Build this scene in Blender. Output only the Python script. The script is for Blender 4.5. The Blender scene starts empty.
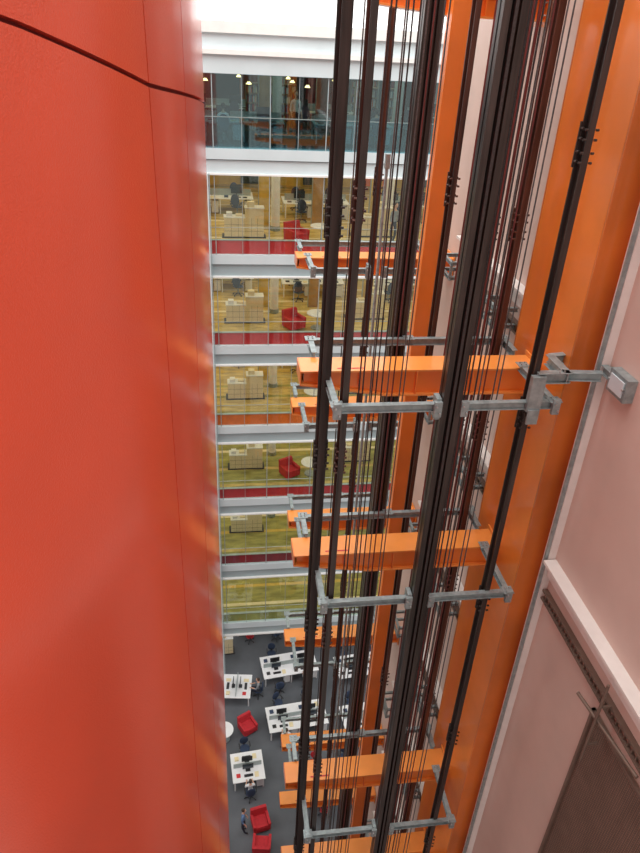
import bpy, bmesh, math, random
from mathutils import Vector, Matrix
random.seed(4)
S = bpy.context.scene
S.view_settings.view_transform = 'Standard'
S.view_settings.look = 'None'
S.view_settings.exposure = 0.05

# ------------------------------------------------------------ materials
def mat(name, col, rough=0.5, metal=0.0, var=0.12, scale=3.0, bump=0.0, bscale=60, coat=0.0, emit=None, estr=0, stretch=None, spec=0.5, crough=.12):
    m = bpy.data.materials.new(name); m.use_nodes = True
    nt = m.node_tree; b = nt.nodes['Principled BSDF']
    b.inputs['Roughness'].default_value = rough
    b.inputs['Metallic'].default_value = metal
    b.inputs['Specular IOR Level'].default_value = spec
    b.inputs['Coat Weight'].default_value = coat
    b.inputs['Coat Roughness'].default_value = crough
    tc = nt.nodes.new('ShaderNodeTexCoord'); mp = nt.nodes.new('ShaderNodeMapping')
    nt.links.new(tc.outputs['Object'], mp.inputs['Vector'])
    if stretch: mp.inputs['Scale'].default_value = stretch
    n = nt.nodes.new('ShaderNodeTexNoise'); n.inputs['Scale'].default_value = scale; n.inputs['Detail'].default_value = 5
    nt.links.new(mp.outputs['Vector'], n.inputs['Vector'])
    r = nt.nodes.new('ShaderNodeValToRGB')
    r.color_ramp.elements[0].position = 0.3; r.color_ramp.elements[1].position = 0.7
    r.color_ramp.elements[0].color = (*[c*(1-var) for c in col], 1)
    r.color_ramp.elements[1].color = (*[min(1, c*(1+var)) for c in col], 1)
    nt.links.new(n.outputs['Fac'], r.inputs['Fac']); nt.links.new(r.outputs['Color'], b.inputs['Base Color'])
    if bump:
        n2 = nt.nodes.new('ShaderNodeTexNoise'); n2.inputs['Scale'].default_value = bscale
        nt.links.new(tc.outputs['Object'], n2.inputs['Vector'])
        bp = nt.nodes.new('ShaderNodeBump'); bp.inputs['Strength'].default_value = bump; bp.inputs['Distance'].default_value = 0.01
        nt.links.new(n2.outputs['Fac'], bp.inputs['Height']); nt.links.new(bp.outputs['Normal'], b.inputs['Normal'])
    if emit:
        b.inputs['Emission Color'].default_value = (*emit, 1); b.inputs['Emission Strength'].default_value = estr
    return m
def glassmat(name, tint, fac=0.08):
    m = bpy.data.materials.new(name); m.use_nodes = True; nt = m.node_tree; nt.nodes.clear()
    o = nt.nodes.new('ShaderNodeOutputMaterial'); mx = nt.nodes.new('ShaderNodeMixShader')
    t = nt.nodes.new('ShaderNodeBsdfTransparent'); t.inputs['Color'].default_value = (*tint, 1)
    g = nt.nodes.new('ShaderNodeBsdfGlossy'); g.inputs['Roughness'].default_value = 0.03; g.inputs['Color'].default_value = (.85, .95, 1, 1)
    mx.inputs[0].default_value = fac
    nt.links.new(t.outputs[0], mx.inputs[1]); nt.links.new(g.outputs[0], mx.inputs[2]); nt.links.new(mx.outputs[0], o.inputs['Surface'])
    return m
RED = mat('red_panel', (.66, .056, .018), .36, var=.10, scale=1.0, bump=.25, bscale=170, coat=.9, crough=.16)
REDJ = mat('joint_dark_red', (.16, .012, .009), .8)
ORANGE = mat('orange_paint_lit', (.92, .325, .065), .32, var=.08, scale=1.5, coat=.5)  # flange tone of the steel orange, paler to paint in lit tops
ORANGED = mat('orange_paint_shade', (.86, .22, .027), .33, var=.12, scale=.8, coat=.4)  # same orange with web shade put into the colour; columns share it
ORANGEB = mat('orange_column_shade', (.68, .16, .022), .30, var=.25, scale=.5, coat=.5)  # same column orange, front and back faces painted darker as shade
DARK = mat('rail_dark_steel', (.05, .038, .034), .33, .35, var=.5, scale=2, stretch=(6, 6, .4))
BROWN = mat('rail_oiled_brown', (.085, .038, .028), .38, .35, var=.5, scale=2, stretch=(6, 6, .4))
ROPE = mat('steel_rope', (.055, .045, .045), .45, .4, var=.3, scale=40)
ROPEG = mat('steel_rope_grey', (.13, .12, .12), .4, .5, var=.3, scale=40)
MAROON = mat('travelling_cable', (.14, .022, .02), .45, var=.3)
GALV = mat('galvanised_steel', (.31, .37, .38), .42, .45, var=.22, scale=9)
BOLT = mat('bolt_steel', (.5, .5, .5), .3, .9)
PINK = mat('plaster_pink', (.66, .50, .44), .5, var=.08, scale=.6)
WHITE = mat('white_trim', (.80, .80, .79), .5, var=.04)
WTRIM = mat('wall_trim_offwhite', (.80, .76, .73), .5, var=.05)
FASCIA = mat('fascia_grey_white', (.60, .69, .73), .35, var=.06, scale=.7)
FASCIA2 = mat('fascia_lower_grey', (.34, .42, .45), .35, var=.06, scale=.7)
MULL = mat('mullion_grey', (.36, .42, .42), .4, .3)
MESHM = mat('mesh_brown', (.20, .14, .11), .5, .3)
MESHB = mat('mesh_backing', (.42, .27, .21), .6)
CARPET = mat('carpet_mustard', (.56, .41, .14), .95, var=.35, scale=1.2, stretch=(1, 3, 1))
CARPET2 = mat('carpet_olive', (.34, .31, .09), .95, var=.35, scale=1.2, stretch=(1, 3, 1))
CARPET3 = mat('carpet_teal_grey', (.06, .09, .09), .95, var=.4, scale=1.2)
GREYC = mat('carpet_charcoal', (.11, .12, .135), .95, var=.25, scale=.5)
SP_RED = mat('spandrel_red', (.56, .03, .035), .5)
SP_OR = mat('spandrel_orange', (.80, .16, .02), .5)
SP_MAR = mat('spandrel_maroon', (.28, .02, .03), .5)
CREAM = mat('cream_laminate', (.80, .68, .42), .5, var=.05)
WOOD = mat('oak_laminate', (.42, .25, .10), .5, var=.2, stretch=(1, 8, 1))
DESKW = mat('desk_white', (.82, .83, .85), .4, var=.03)
BLACK = mat('black_plastic', (.02, .02, .024), .4)
SCREEN = mat('monitor_glass', (.03, .045, .06), .15)
REDF = mat('red_upholstery', (.50, .02, .03), .8, var=.15, scale=8)
BLUEF = mat('dark_blue_upholstery', (.03, .05, .10), .8)
YELLOWW = mat('mustard_wall', (.62, .42, .08), .7)
DARKW = mat('dark_wall', (.05, .08, .09), .6)
WARML = mat('warm_lamp', (1, .8, .5), .5, emit=(1, .55, .2), estr=8)
SKYP = mat('rooflight_panel', (.95, .97, 1), .5, emit=(.93, .97, 1), estr=.65)
SKIN = mat('skin', (.62, .36, .26), .55)
HAIR = mat('hair_dark', (.05, .03, .02), .6)
SHIRTS = [mat('shirt_white', (.75, .77, .8), .8), mat('shirt_blue', (.12, .22, .42), .8), mat('shirt_grey', (.25, .27, .3), .8)]
TROUS = mat('trousers_dark', (.03, .035, .06), .85)
SHOE = mat('shoe_black', (.02, .02, .02), .4)
GLASS = glassmat('clear_glass', (.93, .97, .95), .06)
GLASST = glassmat('tinted_glass', (.62, .80, .84), .14)

# ------------------------------------------------------------ mesh builder
class B:
    def __init__(s): s.bm = bmesh.new(); s.m = []
    def mi(s, m):
        if m not in s.m: s.m.append(m)
        return s.m.index(m)
    def hexa(s, pts, m):
        v = [s.bm.verts.new(p) for p in pts]; i = s.mi(m)
        for q in ((0,3,2,1),(4,5,6,7),(0,1,5,4),(1,2,6,5),(2,3,7,6),(3,0,4,7)):
            f = s.bm.faces.new([v[k] for k in q]); f.material_index = i
    def box(s, x0, x1, y0, y1, z0, z1, m):
        s.hexa([(x0,y0,z0),(x1,y0,z0),(x1,y1,z0),(x0,y1,z0),(x0,y0,z1),(x1,y0,z1),(x1,y1,z1),(x0,y1,z1)], m)
    def bar(s, a, b, w, h, m):
        a = Vector(a); b = Vector(b); d = (b-a).normalized(); n = Vector((-d.y, d.x, 0))*(w/2); u = Vector((0,0,h/2))
        s.hexa([a-n-u, b-n-u, b+n-u, a+n-u, a-n+u, b-n+u, b+n+u, a+n+u], m)
    def cyl(s, a, b, r, m, n=10, r2=None, smooth=True):
        a = Vector(a); b = Vector(b); r2 = r if r2 is None else r2
        q = (b-a).to_track_quat('Z', 'Y'); i = s.mi(m)
        A = [s.bm.verts.new(a+q@Vector((r*math.cos(2*math.pi*k/n), r*math.sin(2*math.pi*k/n), 0))) for k in range(n)]
        C = [s.bm.verts.new(b+q@Vector((r2*math.cos(2*math.pi*k/n), r2*math.sin(2*math.pi*k/n), 0))) for k in range(n)]
        for k in range(n):
            f = s.bm.faces.new((A[k], A[(k+1)%n], C[(k+1)%n], C[k])); f.material_index = i; f.smooth = smooth
        f = s.bm.faces.new(A[::-1]); f.material_index = i
        f = s.bm.faces.new(C); f.material_index = i
    def sph(s, c, r, m, sc=(1,1,1), n=14):
        i = s.mi(m)
        g = bmesh.ops.create_uvsphere(s.bm, u_segments=n, v_segments=n//2+2, radius=r)
        for v in g['verts']: v.co = Vector((v.co.x*sc[0], v.co.y*sc[1], v.co.z*sc[2])) + Vector(c)
        fs = set(f for v in g['verts'] for f in v.link_faces)
        for f in fs: f.material_index = i; f.smooth = True
    def mesh(s, name):
        me = bpy.data.meshes.new(name); bmesh.ops.recalc_face_normals(s.bm, faces=s.bm.faces)
        s.bm.to_mesh(me); s.bm.free()
        for m in s.m: me.materials.append(m)
        me.set_sharp_from_angle(angle=math.radians(50))
        return me
    def done(s, name, loc=(0,0,0), rot=0, bevel=0):
        o = bpy.data.objects.new(name, s.mesh(name)); S.collection.objects.link(o); o.location = loc; o.rotation_euler[2] = rot
        if bevel:
            bv = o.modifiers.new('bevel', 'BEVEL'); bv.width = bevel; bv.segments = 2; bv.limit_method = 'ANGLE'
        return o
def inst(name, me, loc, rot=0):
    o = bpy.data.objects.new(name, me); S.collection.objects.link(o); o.location = loc; o.rotation_euler[2] = rot; return o

H = 33.0
# ------------------------------------------------------------ camera
p = math.radians(30.2); yw = math.radians(9.0); rr = math.radians(3.1)
g = Vector((math.sin(yw), math.cos(yw), 0)); r0 = Vector((math.cos(yw), -math.sin(yw), 0)); up = Vector((0,0,1))
F = g*math.cos(p) - up*math.sin(p); D = -g*math.sin(p) - up*math.cos(p)
R = r0*math.cos(rr) - D*math.sin(rr); Dn = r0*math.sin(rr) + D*math.cos(rr)
M = Matrix((R, -Dn, -F)).transposed().to_4x4(); M.translation = Vector((0,0,H))
cam = bpy.data.cameras.new('camera'); co = bpy.data.objects.new('camera', cam); S.collection.objects.link(co)
co.matrix_world = M; cam.sensor_fit = 'VERTICAL'; cam.sensor_height = 24; cam.sensor_width = 18; cam.lens = 24*690/853
cam.clip_start = .05; cam.clip_end = 300
S.camera = co

# ------------------------------------------------------------ red curved wall
b = B(); C = Vector((-6.068, 3.88))
def seamz(phi):
    pts = [(-90, .9), (-50, .5), (-20.2, -.026), (-12.7, -.2), (1.3, -.386), (60, -.9), (110, -1.3)]
    if phi <= pts[0][0]: return H+pts[0][1]
    for (a, za), (c, zc) in zip(pts, pts[1:]):
        if phi <= c: return H + za + (zc-za)*(phi-a)/(c-a)
    return H+pts[-1][1]
def ring(phi, r, z):
    a = math.radians(phi); return (C.x + r*math.cos(a), C.y + r*math.sin(a), z)
def panel(p0, p1, zf0, zf1, r1, r2, m):
    n = max(2, int(abs(p1-p0)/1.0)); i = b.mi(m); rows = []
    for k in range(n+1):
        ph = p0+(p1-p0)*k/n
        rows.append([b.bm.verts.new(ring(ph, r, z)) for r, z in ((r2, zf0(ph)), (r2, zf1(ph)), (r1, zf1(ph)), (r1, zf0(ph)))])
    for A, Cc in zip(rows, rows[1:]):
        for k in range(4):
            f = b.bm.faces.new((A[k], Cc[k], Cc[(k+1)%4], A[(k+1)%4])); f.material_index = i; f.smooth = (k == 0)
    for q in (rows[0], rows[-1]):
        f = b.bm.faces.new(q); f.material_index = i
gp = .035
bounds = [-110, -52, -12.9, -8.0, 22, 60, 100]
for a, c in zip(bounds, bounds[1:]):
    panel(a+gp, c-gp, lambda q: .0, lambda q: seamz(q)-.007, 5.97, 6.0, RED)
    panel(a+gp, c-gp, lambda q: seamz(q)+.007, lambda q: H+6, 5.97, 6.0, RED)
panel(-110, 100, lambda q: .0, lambda q: H+6, 5.85, 5.975, REDJ)
w = b.done('wall_left')

# ------------------------------------------------------------ far facade storeys
ZK = [28.78, 24.79, 20.84, 16.84, 12.7, 8.5, 4.33]
FX0, FX1, FY = -10, 15, 27.6
cols = [None, SP_RED, SP_RED, SP_OR, SP_RED, SP_MAR, CARPET2]
for k, z in enumerate(ZK):
    b = B()
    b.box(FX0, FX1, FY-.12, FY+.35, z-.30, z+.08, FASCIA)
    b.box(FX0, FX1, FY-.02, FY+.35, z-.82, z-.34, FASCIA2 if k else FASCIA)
    b.box(FX0, FX1, FY+.0, FY+.3, z-.34, z-.30, BLACK)
    b.box(FX0, FX1, FY-.16, FY+.0, z-.86, z-.80, WHITE)
    b.box(FX0, FX1, FY+.35, 42, z-.55, z-.02, WHITE)
    b.done('floor_slab')
    b = B(); b.box(FX0, FX1, FY+.35, 42, z-.02, z+.02, CARPET3 if k == 0 else (CARPET if k < 4 else CARPET2))
    for j in range(9 if k else 0):
        yy = FY+.9+j*1.5+random.random()*.4
        b.box(FX0, FX1, yy, yy+.22, z+.02, z+.026, random.choice([CARPET, CARPET2, CREAM, YELLOWW]))
    b.done('carpet')
    if cols[k]:
        b = B(); b.box(FX0, FX1, FY+.05, FY+.13, z+.08, z+.62, cols[k]); b.box(FX0, FX1, FY+.02, FY+.16, z+.62, z+.645, MULL); b.done('spandrel_panel')
    b = B(); zt = (ZK[k-1]-.55) if k else 31.2
    b.box(FX0, FX1, 41.6, 41.8, z+.02, zt, DARKW if k == 0 else YELLOWW)
    for j in range(6):
        xx = -6+j*3.6; b.box(xx, xx+1.3, 41.5, 41.6, z+.1, zt-.3, random.choice([SP_OR, WHITE, DARKW, SP_RED]))
    b.done('wall_back')
for k, z in enumerate(ZK[:4]):
    zt = (ZK[k-1]-.55) if k else 31.2
    for xx, mm in ((1.75, YELLOWW), (6.9, YELLOWW), (4.2, WOOD)):
        if k == 0: mm = DARKW if xx > 2 else WOOD
        b = B(); b.box(xx, xx+.5, 32.3, 32.45, z+.03, zt, mm); b.box(xx-.03, xx, 32.28, 32.47, z+.03, zt, MULL); b.done('partition_panel')
for k, z in enumerate(ZK):
    zt = (ZK[k-1]-.86) if k else 31.35
    b = B(); b.box(FX0, FX1, FY-.05, FY-.035, z+.08, zt, GLASST if k == 0 else GLASS)
    x = FX0 + .35; j = 0
    while x < FX1:
        w_ = .017 if j % 2 else .008
        b.box(x-w_, x+w_, FY-.09, FY-.05, z+.08, zt, MULL if k else FASCIA2); x += 1.05; j += 1
    b.box(FX0, FX1, FY-.08, FY-.05, z+1.15, z+1.165, MULL)
    b.done('window_%d' % (k+1))
b = B(); b.box(FX0, FX1, FY+.25, FY+.265, ZK[0]+.05, ZK[0]+1.1, GLASST); b.box(FX0, FX1, FY+.23, FY+.285, ZK[0]+1.1, ZK[0]+1.14, GALV); b.done('glass_balustrade')
b = B()
b.box(FX0, FX1, FY-.15, FY+.4, 31.35, 31.95, FASCIA); b.box(FX0, FX1, FY-.3, FY+.4, 31.95, 32.1, WHITE)
b.box(FX0, FX1, FY-.05, FY+.4, 32.1, 32.6, FASCIA); b.box(FX0, FX1, FY-.2, FY+.4, 32.6, 32.95, WHITE)
b.box(FX0, FX1, FY+.4, 42, 31.3, 31.6, WHITE)
b.done('trim_1')
b = B(); b.box(FX0, FX1, FY+.1, FY+.2, 32.95, 38, SKYP)
for j in range(13): b.box(FX0+j*2.05, FX0+j*2.05+.06, FY+.02, FY+.1, 32.95, 38, WHITE)
b.done('window_8')
b = B(); b.box(-.56, -.42, FY-.4, FY-.2, 0, 28, FASCIA); b.box(-.40, -.37, FY-.35, FY-.2, 0, 28, FASCIA2); b.done('downpipe_casing')
for k, z in enumerate(ZK):
    zt = (ZK[k-1]-.55) if k else 31.3
    for xx in (2.45, 7.6, 12.5, -4):
        b = B(); z0 = z+.027; b.cyl((xx, 31.6, z0), (xx, 31.6, zt), .2, WHITE, 20); b.cyl((xx, 31.6, z0), (xx, 31.6, z0+.2), .23, GALV, 20); b.done('round_column')

# furniture meshes ------------------------------------------------------
def desk_mesh(xs=(-.8, .8)):
    b = B(); L = len(xs)*.8
    b.box(-L, L, -.8, .8, .71, .745, DESKW)
    for x in (-L+.1, 0, L-.1):
        for y in (-.7, .7): b.box(x-.03, x+.03, y-.03, y+.03, 0, .71, DESKW)
        b.box(x-.03, x+.03, -.7, .7, .64, .71, DESKW)
    b.box(-L+.1, L-.1, -.015, .015, .745, 1.05, MULL)
    for x in xs:
        for s in (-1, 1):
            b.box(x-.27, x+.27, s*.2-.015, s*.2+.015, .88, 1.22, BLACK); b.box(x-.25, x+.25, s*.2+s*.016-.002, s*.2+s*.016+.002, .9, 1.2, SCREEN)
            b.box(x-.02, x+.02, s*.17-.02, s*.17+.02, .76, .95, BLACK); b.box(x-.12, x+.12, s*.2-.09, s*.2+.09, .745, .76, BLACK)
            b.box(x-.22, x+.22, s*.5-.07, s*.5+.07, .745, .765, BLACK)
            b.box(x+.3, x+.5, s*.5-.14, s*.5+.14, .745, .76, random.choice([WHITE, CREAM, BLACK]))
            b.box(x+.38, x+.72, s*.5-.2, s*.5+.2, .06, .62, DESKW)
            b.box(x-.6, x-.4, s*.45-.1, s*.45+.1, .745, .745+random.choice((.03, .08, .14)), random.choice([BLUEF, SP_RED, BLACK, CREAM]))
    return b.mesh('office_desk')
def chair_mesh(up_):
    b = B()
    b.sph((0, 0, .47), .26, up_, (1, 1, .2)); b.sph((0, .24, .80), .25, up_, (.9, .18, 1.15))
    b.box(-.03, .03, .2, .27, .45, .7, BLACK); b.cyl((0, 0, .12), (0, 0, .44), .03, GALV)
    for k in range(5):
        a = k*2*math.pi/5; e = (.28*math.cos(a), .28*math.sin(a))
        b.cyl((0, 0, .12), (e[0], e[1], .08), .022, BLACK, 6); b.sph((e[0], e[1], .035), .035, BLACK, n=8)
    for s in (-1, 1):
        b.cyl((s*.27, .05, .45), (s*.27, .05, .68), .015, BLACK, 6); b.box(s*.27-.03, s*.27+.03, -.1, .18, .68, .71, BLACK)
    return b.mesh('office_chair')
def armchair_mesh():
    b = B()
    b.box(-.4, .4, -.38, .38, .12, .40, REDF); b.box(-.29, .29, -.36, .26, .40, .47, REDF)
    b.hexa([(-.4,.22,.38),(.4,.22,.38),(.4,.4,.38),(-.4,.4,.38),(-.38,.32,.85),(.38,.32,.85),(.38,.46,.85),(-.38,.46,.85)], REDF)
    for s in (-1, 1):
        b.box(min(s*.30, s*.42), max(s*.30, s*.42), -.38, .3, .38, .60, REDF)
        for y in (-.32, .32): b.cyl((s*.34, y, 0), (s*.34, y, .12), .02, GALV, 8)
    return b.mesh('red_armchair')
def cabinet_mesh():
    b = B()
    b.box(0, .9, 0, .5, 0, .85, CREAM); b.box(.9, 1.7, 0, .5, 0, 1.25, CREAM); b.box(-.1, 1.8, -.03, .55, -.0, .06, BLACK)
    b.box(-.02, .92, -.02, .52, .85, .89, WHITE); b.box(.88, 1.72, -.02, .52, 1.25, 1.29, WHITE)
    for x in (.3, .6, 1.17, 1.43): b.box(x-.004, x+.004, -.006, 0, .06, .85, BLACK)
    for z in (.3, .57): b.box(0, 1.7, -.006, 0, z-.004, z+.004, BLACK)
    b.box(.1, .35, .1, .4, .89, 1.05, WHITE); b.box(.5, .8, .15, .4, .89, .97, CREAM); b.box(1.0, 1.3, .1, .4, 1.29, 1.5, CREAM)
    return b.mesh('storage_cabinet')
def table_mesh():
    b = B(); b.cyl((0,0,.7), (0,0,.73), .5, DESKW, 28); b.cyl((0,0,.03), (0,0,.7), .04, GALV); b.cyl((0,0,0), (0,0,.03), .3, GALV, 24)
    b.cyl((.1,.1,.73),(.1,.1,.82),.04,WHITE,10); b.box(-.25,-.04,-.2,.08,.73,.745,WHITE)
    return b.mesh('round_table')
def shelf_mesh():
    b = B()
    b.box(-1, 1, .38, .4, 0, 1.9, WOOD)
    for x in (-1, -.34, .32, .98): b.box(x, x+.02, 0, .38, 0, 1.9, WOOD)
    for j in range(6): b.box(-1, 1, 0, .38, .02+j*.37, .045+j*.37, WOOD)
    for j in range(5):
        for i3 in range(3):
            x = -.96+i3*.66
            while x < -.42+i3*.66:
                w_ = random.uniform(.03, .07); b.box(x, x+w_*.9, .08, .3, .045+j*.37, .045+j*.37+random.uniform(.2, .3), random.choice([WHITE, CREAM, BLUEF, REDF, SP_OR, BLACK, MULL])); x += w_
    return b.mesh('filing_shelf')
DM, DS, CR, CB, AM, CM, TM, SM = desk_mesh(), desk_mesh((0,)), chair_mesh(REDF), chair_mesh(BLUEF), armchair_mesh(), cabinet_mesh(), table_mesh(), shelf_mesh()
SEATED = []
def station(x, y, z, rot=0, seats=(), reds=.3, small=False):
    inst('office_desk', DS if small else DM, (x, y, z), rot)
    sl = [(0, -1.2, math.pi), (0, 1.2, 0)] if small else [(-.8, -1.2, math.pi), (.8, -1.2, math.pi), (-.8, 1.2, 0), (.8, 1.2, 0)]
    for j, (cx, cy, cr) in enumerate(sl):
        a = rot; rd = 0 if j in seats else random.uniform(-.5, .5)
        px, py = x+cx*math.cos(a)-cy*math.sin(a), y+cx*math.sin(a)+cy*math.cos(a)
        inst('office_chair', CR if random.random() < reds else CB, (px, py, z), a+cr+rd)
        if j in seats: SEATED.append(((px, py, z), a+cr))
for k, z in enumerate(ZK[:6]):
    zz = z+.027
    if k: inst('storage_cabinet', CM, (.15, 30.2, zz)); inst('storage_cabinet', CM, (5.9, 30.6, zz))
    station(4.6, 34.4, zz, seats=(1,) if k < 2 else (), reds=.1); station(0.0, 35.2, zz, seats=(0,) if k < 2 else (), reds=.1); station(9.2, 34.3, zz, reds=.1)
    if k in (1, 2, 4): inst('red_armchair', AM, (3.2, 29.5, zz), .5)
    if k: inst('round_table', TM, (4.3, 29.6, zz))
    if k == 0:
        station(1.0, 30.3, zz, seats=(0,), reds=0); station(5.4, 30.3, zz, seats=(1,), reds=0)
        for x in (-1.6, 3.0, 7.8): inst('filing_shelf', SM, (x, 38.6, zz))
        for x in (2.2, 7.0): inst('filing_shelf', SM, (x, 32.9, zz))

# ------------------------------------------------------------ ground floor
b = B(); b.box(-14, 16, -4, 42, -.3, 0, GREYC); b.done('floor')
b = B(); b.box(-14, 16, 41.6, 41.8, 0, 3.7, WHITE); b.done('wall_back')
for x, y, rt, st in [(1.9, 31.4, .03, (0,)), (5.8, 31.0, 0, ()), (3.3, 27.6, .12, (1,)), (3.4, 24.1, .1, (0,)), (4.9, 20.3, .1, (0,)), (7.6, 27.2, .1, ()), (7.4, 23.8, .1, ())]:
    station(x, y, 0, rt, st, .35)
for x, y, rt, st in [(.65, 21.4, .08, (0,)), (.25, 26.3, 1.45, (0,))]:
    station(x, y, 0, rt, st, .2, True)
for x, y, rt in [(.75, 24.0, .5), (1.15, 18.8, .2), (1.15, 17.7, 3.0)]:
    inst('red_armchair', AM, (x, y, 0), rt)
inst('round_table', TM, (-.5, 23.6, 0))
inst('storage_cabinet', CM, (-1.6, 29.2, 0), .05)

# ------------------------------------------------------------ people
def person(loc, rot, seated, shirt):
    V, E, Rd, K = [], [], [], []
    def v(pos, r, par=None, kind='shirt'):
        V.append(Vector(pos)); Rd.append(r); K.append(kind)
        if par is not None: E.append((par, len(V)-1))
        return len(V)-1
    ph = .57 if seated else .93
    pel = v((0, .02, ph), .115, None, 'leg')
    wst = v((0, .02, ph+.17), .115, pel); chs = v((0, 0, ph+.38), .135, wst); ub = v((0, 0, ph+.5), .10, chs)
    nk = v((0, -.01, ph+.58), .05, ub, 'skin'); v((0, -.025, ph+.67), .048, nk, 'skin')
    for s in (-1, 1):
        hp = v((s*.09, .01, ph-.02), .085, pel, 'leg')
        if seated: kn, an, to = (s*.12, -.42, ph-.02), (s*.12, -.40, .10), (s*.13, -.56, .04)
        else: kn, an, to = (s*.10, -.04*s, .50), (s*.10, .06*s, .09), (s*.11, .06*s-.17, .04)
        k = v(kn, .06, hp, 'leg'); a = v(an, .042, k, 'leg'); v(to, .038, a, 'shoe')
        sh = v((s*.175, .0, ph+.47), .062, ub)
        if seated: el, wr, hd = (s*.23, -.10, ph+.22), (s*.15, -.33, ph+.24), (s*.14, -.40, ph+.24)
        else: el, wr, hd = (s*.23, .02, ph+.18), (s*.22, -.12, ph-.04), (s*.22, -.15, ph-.11)
        e = v(el, .043, sh); w_ = v(wr, .028, e, 'skin'); h = v(hd, .030, w_, 'skin')
        d = (Vector(hd)-Vector(wr)).normalized(); side = Vector((1, 0, 0))
        for q, L in ((-.027, .07), (-.009, .085), (.010, .08), (.028, .06)):
            m1 = Vector(hd)+side*q+d*.04; f1 = v(m1, .0085, h, 'skin'); v(m1+d*(L*.55)+Vector((0, 0, -.02)), .0075, f1, 'skin')
        t1 = v(Vector(hd)-side*s*.045-d*.02, .010, h, 'skin'); v(Vector(hd)-side*s*.055+d*.025, .008, t1, 'skin')
    me = bpy.data.meshes.new('body_sk'); me.from_pydata(V, E, []); o = bpy.data.objects.new('tmp', me); S.collection.objects.link(o)
    sk = o.modifiers.new('skin', 'SKIN'); sk.use_smooth_shade = True
    for i, sv in enumerate(me.skin_vertices[0].data): sv.radius = (Rd[i], Rd[i]*(.75 if i < 4 else 1)); sv.use_root = (i == 0)
    ss = o.modifiers.new('s', 'SUBSURF'); ss.levels = 1; ss.render_levels = 1
    dg = bpy.context.evaluated_depsgraph_get(); dg.update()
    m2 = bpy.data.meshes.new_from_object(o.evaluated_get(dg)); bpy.data.objects.remove(o)
    m2.materials.clear()
    for m in (shirt, TROUS, SKIN, SHOE): m2.materials.append(m)
    kk = {'shirt': 0, 'leg': 1, 'skin': 2, 'shoe': 3}
    for f in m2.polygons:
        c = f.center; best = 1e9; bi = 0
        for a, e2 in E:
            A, Bv = V[a], V[e2]; t = max(0, min(1, (c-A).dot(Bv-A)/max(1e-9, (Bv-A).length_squared))); dd = (A+(Bv-A)*t-c).length
            if dd < best: best = dd; bi = e2 if t > .45 else (e2 if K[a] == K[e2] else a)
        f.material_index = kk[K[bi]]; f.use_smooth = True
    par = bpy.data.objects.new('person', None); S.collection.objects.link(par); par.location = loc; par.rotation_euler[2] = rot
    bo = bpy.data.objects.new('body', m2); S.collection.objects.link(bo); bo.parent = par
    hb = B(); hz = ph+.755
    hb.sph((0, -.03, hz), .1, SKIN, (.76, .93, 1.15), 18); hb.sph((0, -.005, hz+.022), .105, HAIR, (.79, .92, 1.1), 18)
    hb.sph((0, -.125, hz-.012), .016, SKIN, (.8, 1, 1.4), 8); hb.box(-.022, .022, -.122, -.112, hz-.052, hz-.045, REDF)
    for s in (-1, 1):
        hb.sph((s*.03, -.112, hz+.01), .011, WHITE, n=8); hb.sph((s*.03, -.121, hz+.01), .005, BLACK, n=6); hb.sph((s*.077, -.02, hz-.005), .024, SKIN, (.4, .7, 1.1), 8)
    ho = hb.done('head'); ho.parent = par
for i, (l, r) in enumerate(SEATED): person(l, r, True, SHIRTS[(0, 1, 0, 2)[i % 4]])
person((.35, 18.6, 0), 1.4, False, SHIRTS[1])
person((3.2, 31.2, ZK[0]+.027), .3, False, SHIRTS[0])
person((7.4, 29.4, ZK[1]+.027), .6, False, SHIRTS[2])

for x, y in [(1.3, 32), (3.3, 33.9), (3.7, 31.5), (5.4, 33.5), (1.0, 36), (3.3, 36), (5.5, 36), (-.5, 33)]:
    b = B(); b.cyl((x, y, 30.80), (x, y, 31.3), .008, BLACK, 6); b.cyl((x, y, 30.72), (x, y, 30.81), .12, WARML, 16, .05); b.done('pendant_lamp')

# ------------------------------------------------------------ lift structure
LV = [33-5.0, 33-9.0, 33-16.35, 33-20.2]
def beam(x0, x1, y, z, d=.5):
    b = B(); hw = .28
    b.box(x0, x1, y-hw, y+hw, z-.035, z, ORANGE)
    xm = x0+1.5
    for ya, yb in ((y-.20, y-.14), (y+.14, y+.20)):
        b.hexa([(x0+.05, ya, z-.24), (xm, ya, z-d+.035), (xm, yb, z-d+.035), (x0+.05, yb, z-.24),
                (x0+.05, ya, z-.035), (xm, ya, z-.035), (xm, yb, z-.035), (x0+.05, yb, z-.035)], ORANGED)
        b.box(xm, x1, ya, yb, z-d+.035, z-.035, ORANGED)
    b.hexa([(x0, y-hw, z-.27), (xm, y-hw, z-d), (xm, y+hw, z-d), (x0, y+hw, z-.27), (x0, y-hw, z-.235), (xm, y-hw, z-d+.035), (xm, y+hw, z-d+.035), (x0, y+hw, z-.235)], ORANGE)
    b.box(xm, x1, y-hw, y+hw, z-d, z-d+.035, ORANGE)
    b.box(x0-.02, x0, y-hw, y+hw, z-.27, z, ORANGED)
    for xx in (x0+1.0, x0+2.0, x0+3.0): b.box(xx-.012, xx+.012, y-hw, y-.2, z-.3 if xx < xm else z-d+.035, z-.035, ORANGED)
    b.box(x1-.03, x1, y-hw-.05, y+hw+.05, z-d-.08, z+.08, ORANGE)
    for sy in (-.24, .24):
        for sz in (-.1, -.3): b.cyl((x1-.07, y+sy, z+sz), (x1-.03, y+sy, z+sz), .02, BOLT, 6)
    b.box(x0+.62, x0+1.1, y-.2, y-.16, z, z+.004, SP_RED)
    b.done('orange_steel_beam', bevel=.006)
for z in LV: beam(1.27, 5.45, 10.58, z)
FLV = [33-5.0, 33-9.2, 33-13.2, 33-18.4, 33-24.2, 33-28]
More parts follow.
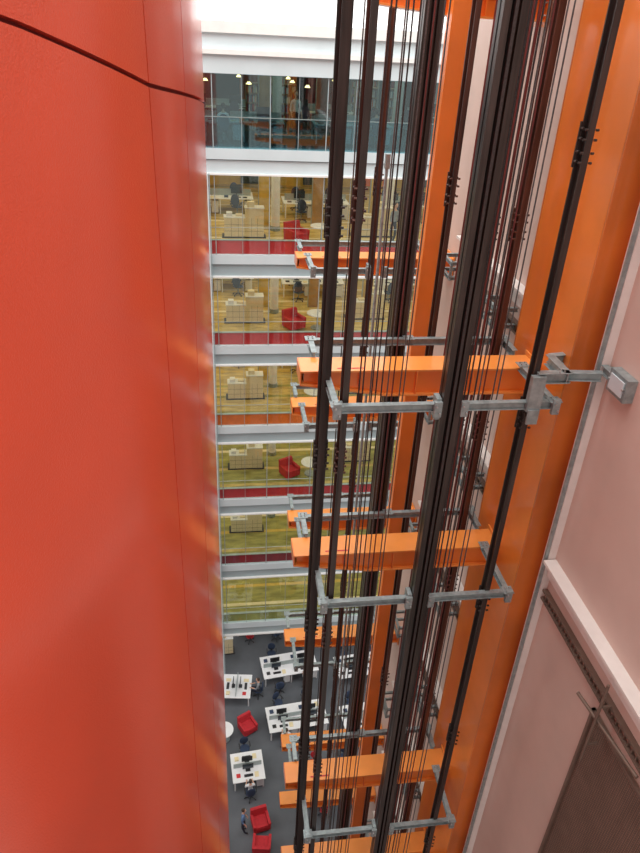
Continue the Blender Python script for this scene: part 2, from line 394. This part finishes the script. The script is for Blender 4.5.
for z in FLV: beam(1.86, 5.88, 17.0, z, .45)
beam(2.7, 5.85, 13.9, 33.62, .4)

def cbar(b, a, c, w=.10, h=.12):
    a = Vector(a); c = Vector(c); b.bar(a, c, .015, h, GALV)
    up_ = Vector((0, 0, h/2)); b.bar(a+up_, c+up_, w, .014, GALV); b.bar(a-up_, c-up_, w, .014, GALV)
def bolts(b, x, y, z):
    for dx in (-.04, .04):
        for dy in (-.04, .04): b.cyl((x+dx, y+dy, z), (x+dx, y+dy, z+.03), .013, BOLT, 6)
def frame(z, y0, ym0, ym1, y1, xl, xm1, xm2, xr):
    b = B(); zb = z+.03
    cbar(b, (xl, ym0, zb), (xl, y0, zb)); cbar(b, (xl-.05, y0, zb), (xm1+.05, y0, zb))
    cbar(b, (xm2-.05, y0, zb), (xr+.05, y0, zb)); cbar(b, (xr, y0, zb), (xr, ym0, zb))
    cbar(b, (xl-.1, y1, zb), (xr+.1, y1, zb)); cbar(b, (xl-.1, ym1, zb), (xl-.1, y1, zb)); cbar(b, (xr+.1, ym1, zb), (xr+.1, y1, zb))
    for x in (xl, xr):
        for y in (y0, ym0-.08):
            b.box(x-.1, x+.1, y-.1, y+.1, zb+.067, zb+.08, GALV); bolts(b, x, y, zb+.08)
    for x in (xl-.1, xr+.1, (xl+xr)/2):
        b.box(x-.1, x+.1, y1-.1, y1+.1, zb+.067, zb+.08, GALV); bolts(b, x, y1, zb+.08)
    for x in (xl, xm1, xm2, xr):
        b.box(x-.06, x+.06, y0-.12, y0-.05, zb-.13, zb+.13, GALV); b.cyl((x-.03, y0-.15, zb+.06), (x-.03, y0-.12, zb+.06), .018, BOLT, 6); b.cyl((x+.03, y0-.15, zb-.06), (x+.03, y0-.12, zb-.06), .018, BOLT, 6)
    b.box(xm1-.02, xm1+.06, y0-.06, y0+.14, zb-.2, zb+.16, GALV)
    b.done('guide_rail_bracket', bevel=.003)
for z in LV[:3]: frame(z, 8.95, 10.32, 10.85, 11.45, 1.65, 3.2, 3.62, 5.1)
for z in FLV[:5]: frame(z, 15.6, 16.75, 17.25, 17.9, 2.1, 3.4, 3.8, 5.1)
b = B(); z = 33-4.5
cbar(b, (4.72, 8.95, z), (5.25, 8.95, z), .14, .16); cbar(b, (5.2, 8.9, z), (5.2, 9.6, z), .14, .16); cbar(b, (5.2, 9.6, z), (5.45, 9.6, z+.02), .12, .14)
cbar(b, (5.22, 9.0, z), (5.72, 8.85, z+.05), .12, .13); b.box(4.62, 4.84, 8.84, 8.94, z-.55, z+.05, GALV); bolts(b, 5.1, 8.95, z+.09)
b.box(4.64, 4.82, 8.80, 8.84, z-.75, z-.5, GALV)
b.done('rail_tie_bracket', bevel=.004)
b = B(); z = 28.62
cbar(b, (5.80, 8.97, z), (5.80, 8.3, z), .12, .12); b.box(5.74, 5.9, 8.2, 8.7, z-.2, z+.16, GALV); b.box(5.72, 5.74, 8.26, 8.64, z-.14, z+.1, FASCIA)
for q in (8.25, 8.65): b.cyl((5.70, q, z), (5.74, q, z), .02, BOLT, 8)
b.done('wall_bracket_box', bevel=.004)

def rail(x, y, w, d, m=DARK, z0=0.0, z1=38.0, off=0.0, m2=None):
    b = B(); m2 = m2 or m
    b.box(x-w/2, x+w/2, y+d/2-.025, y+d/2, z0, z1, m); b.box(x-w*.16, x+w*.16, y-d/2, y+d/2-.02, z0, z1, m2)
    b.box(x-w*.30, x+w*.30, y-d/2-.015, y-d/2+.012, z0, z1, m2)
    z = z0+1.7+off
    while z < z1-1:
        b.box(x-w*.6, x+w*.6, y+d/2, y+d/2+.03, z-.28, z+.28, m)
        for q in (-.2, -.08, .08, .2):
            for s in (-1, 1):
                b.cyl((x+s*w*.45, y+d/2-.06, z+q), (x+s*w*.45, y+d/2+.02, z+q), .022, m, 6)
                b.cyl((x+s*w*.36, y-d/2-.02, z+q), (x+s*w*.62, y-d/2-.02, z+q), .018, m, 6)
        z += 4.0
    b.done('lift_guide_rail')
def mast(x, y, w, d, m=DARK, z0=0.0, z1=38.0):
    b = B()
    b.box(x-w/2, x-w/2+.03, y-d/2, y+d/2, z0, z1, m); b.box(x+w/2-.03, x+w/2, y-d/2, y+d/2, z0, z1, m); b.box(x-w/2, x+w/2, y-.02, y+.02, z0, z1, BROWN)
    b.box(x-w/2, x-w/2+.09, y-d/2-.012, y-d/2, z0, z1, m); b.box(x+w/2-.09, x+w/2, y-d/2-.012, y-d/2, z0, z1, m)
    b.box(x-.02, x+.02, y-d/2-.03, y, z0, z1, ROPE)
    b.done('counterweight_mast')
def ropes(pts, r, m, z0=0.0, z1=38.0):
    b = B()
    for x, y in pts: b.cyl((x, y, z0), (x, y, z1), r, m, 8)
    b.done('lift_rope_bundle')
rail(1.60, 9.85, .21, .14, DARK, off=.9)
rail(1.80, 9.12, .14, .11, BROWN, off=1.3, m2=DARK)
mast(3.20, 11.65, .30, .20, DARK)
mast(3.42, 9.0, .30, .22, DARK)
rail(4.72, 9.05, .15, .13, DARK, off=2.1)
rail(5.02, 11.3, .18, .14, BROWN, off=.5)
rail(3.86, 11.6, .14, .12, BROWN, off=1.0)
ropes([(2.05, 9.3), (2.12, 9.35)], .012, ROPE)
ropes([(2.40, 9.9), (2.48, 9.95), (2.56, 9.9)], .012, ROPE)
ropes([(2.30, 9.6), (2.66, 9.9), (2.90, 10.0), (2.98, 10.05)], .011, ROPEG)
ropes([(2.80, 10.1)], .012, MAROON)
ropes([(3.70, 9.15), (3.78, 9.2), (3.86, 9.15)], .014, ROPE)
ropes([(3.95, 9.2), (4.25, 9.35), (4.33, 9.35)], .012, ROPEG)
ropes([(3.74, 9.5), (3.62, 9.5)], .017, MAROON)
ropes([(4.06, 9.3)], .012, MAROON)
ropes([(4.05, 11.3), (4.62, 11.3), (4.74, 11.35)], .022, MAROON)
ropes([(5.05, 12.1), (5.2, 12.1)], .03, BROWN)
rail(4.95, 12.4, .22, .16, BROWN, off=.2)
rail(3.5, 15.7, .15, .12, BROWN, off=.3); rail(5.0, 15.7, .16, .12, BROWN); rail(3.95, 17.8, .14, .12, BROWN)
ropes([(3.0, 16.1), (3.1, 16.0), (4.3, 16.1), (4.4, 16)], .016, ROPE)
b = B(); b.cyl((3.55, 15.2, 6), (3.55, 15.2, 30.4), .035, GALV, 10); b.box(3.5, 3.6, 15.15, 15.25, 30.4, 30.7, GALV); b.done('cable_conduit')

def hcol(x0, x1, y0, y1, z0, z1, side=ORANGE, front=ORANGEB):
    b = B(); t = .05
    b.box(x0, x1, y0, y0+t, z0, z1, front); b.box(x0, x1, y1-t, y1, z0, z1, front); b.box(x0, x0+.06, y0+t, y1-t, z0, z1, side)
    b.done('orange_steel_column', bevel=.006)
hcol(3.88, 4.30, 12.9, 13.2, 0, 38, ORANGED, ORANGED)
hcol(5.45, 5.9, 9.35, 11.5, 0, 38, ORANGED)

b = B(); b.box(5.9, 6.2, 2.2, 18.2, 0, 38, PINK); b.box(5.88, 5.9, 2.2, 18.2, 0, .2, WHITE)
for y in (4.6, 12.2, 14.2, 15.6): b.box(5.894, 5.9, y-.010, y+.010, 0, 38, MESHB)
b.done('wall_right')
b = B(); b.box(5.76, 5.9, 8.98, 9.16, 0, 38, WTRIM); b.box(5.70, 5.76, 9.0, 9.04, 0, 38, GALV); b.done('trim_2')
n = 3
for z in (28.7, 24.75, 20.75, 16.75, 12.75, 8.75, 4.75):
    for y0, y1 in ((2.2, 8.95), (11.5, 16.2)):
        if y0 < 3 and z != 24.75: continue
        b = B(); b.box(5.66, 5.9, y0, y1, z-.02, z+.04, WTRIM); b.box(5.80, 5.9, y0, y1, z-.34, z-.02, WTRIM); b.done('trim_%d' % n); n += 1
        b = B(); b.box(5.80, 5.9, y0, y1, z-.90, z-.86, MESHM); b.box(5.80, 5.9, y0, y1, z-.72, z-.68, MESHM)
        b.box(5.87, 5.9, y0, y1, z-.86, z-.72, MESHB)
        y = y0
        while y < y1-.05:
            b.box(5.82, 5.87, y, y+.02, z-.86, z-.72, MESHM); y += .12
        b.done('ventilation_grille')
    for yy in (12.7, 15.7):
        b = B(); zc = z-.75
        for dz in (0, .35):
            cbar(b, (5.79, yy-.35, zc+dz), (5.35, yy-.35, zc+dz), .07, .07); cbar(b, (5.35, yy-.4, zc+dz), (5.35, yy+.4, zc+dz), .07, .07); cbar(b, (5.35, yy+.35, zc+dz), (5.79, yy+.35, zc+dz), .07, .07)
        for y in (yy-.35, yy+.35): b.box(5.32, 5.38, y-.03, y+.03, zc, zc+.35, GALV)
        b.done('cage_bracket')
b = B(); zt = 23.55; zb = 13.5; y0, y1 = 3.0, 6.75
b.box(5.88, 5.893, y0, y1, zb, zt, MESHB)
for a in (y0, y1-.06): b.box(5.82, 5.88, a, a+.06, zb, zt, MESHM)
for a in (zb, zt-.06): b.box(5.82, 5.88, y0, y1, a, a+.06, MESHM)
y = y0+.08
while y < y1-.07: b.box(5.85, 5.856, y, y+.012, zb, zt, MESHM); y += .05
z = zb+.07
while z < zt-.07: b.box(5.856, 5.862, y0, y1, z, z+.012, MESHM); z += .05
b.done('mesh_screen')
b = B(); b.cyl((5.62, 6.35, 24.6), (5.62, 6.35, 22.8), .025, MESHM); b.cyl((5.62, 6.35, 24.1), (5.8, 6.35, 24.1), .02, MESHM); b.cyl((5.62, 6.35, 23.2), (5.8, 6.35, 23.2), .02, MESHM)
b.cyl((5.6, 6.9, 23.75), (5.8, 5.4, 23.75), .03, MESHM); b.done('grab_rail')

# ------------------------------------------------------------ lights
wd = bpy.data.worlds.new('sky'); S.world = wd; wd.use_nodes = True; nt = wd.node_tree; bg = nt.nodes['Background']
tc = nt.nodes.new('ShaderNodeTexCoord'); sx = nt.nodes.new('ShaderNodeSeparateXYZ'); rp = nt.nodes.new('ShaderNodeValToRGB')
rp.color_ramp.elements[0].position = .0; rp.color_ramp.elements[0].color = (.46, .42, .38, 1); rp.color_ramp.elements[1].position = .6; rp.color_ramp.elements[1].color = (1, .99, .96, 1)
nt.links.new(tc.outputs['Generated'], sx.inputs[0]); nt.links.new(sx.outputs['Z'], rp.inputs['Fac']); nt.links.new(rp.outputs['Color'], bg.inputs['Color']); bg.inputs['Strength'].default_value = 1.2
def area(name, loc, sx_, sy_, e, col=(1, 1, 1), rot=(0, 0, 0)):
    l = bpy.data.lights.new(name, 'AREA'); l.shape = 'RECTANGLE'; l.size = sx_; l.size_y = sy_; l.energy = e; l.color = col
    o = bpy.data.objects.new(name, l); S.collection.objects.link(o); o.location = loc; o.rotation_euler = rot; return o
area('skylight', (4, 14, 44), 16, 22, 4800, (1, .98, .93))
for k, z in enumerate(ZK):
    zt = (ZK[k-1]-.6) if k else 31.25
    area('ceiling_light', (2.5, 33, zt-.02), 20, 9, 260 if k == 0 else 420, (1, .82, .55))
area('ceiling_light', (3, 33, 3.7), 20, 9, 350, (1, .96, .9))
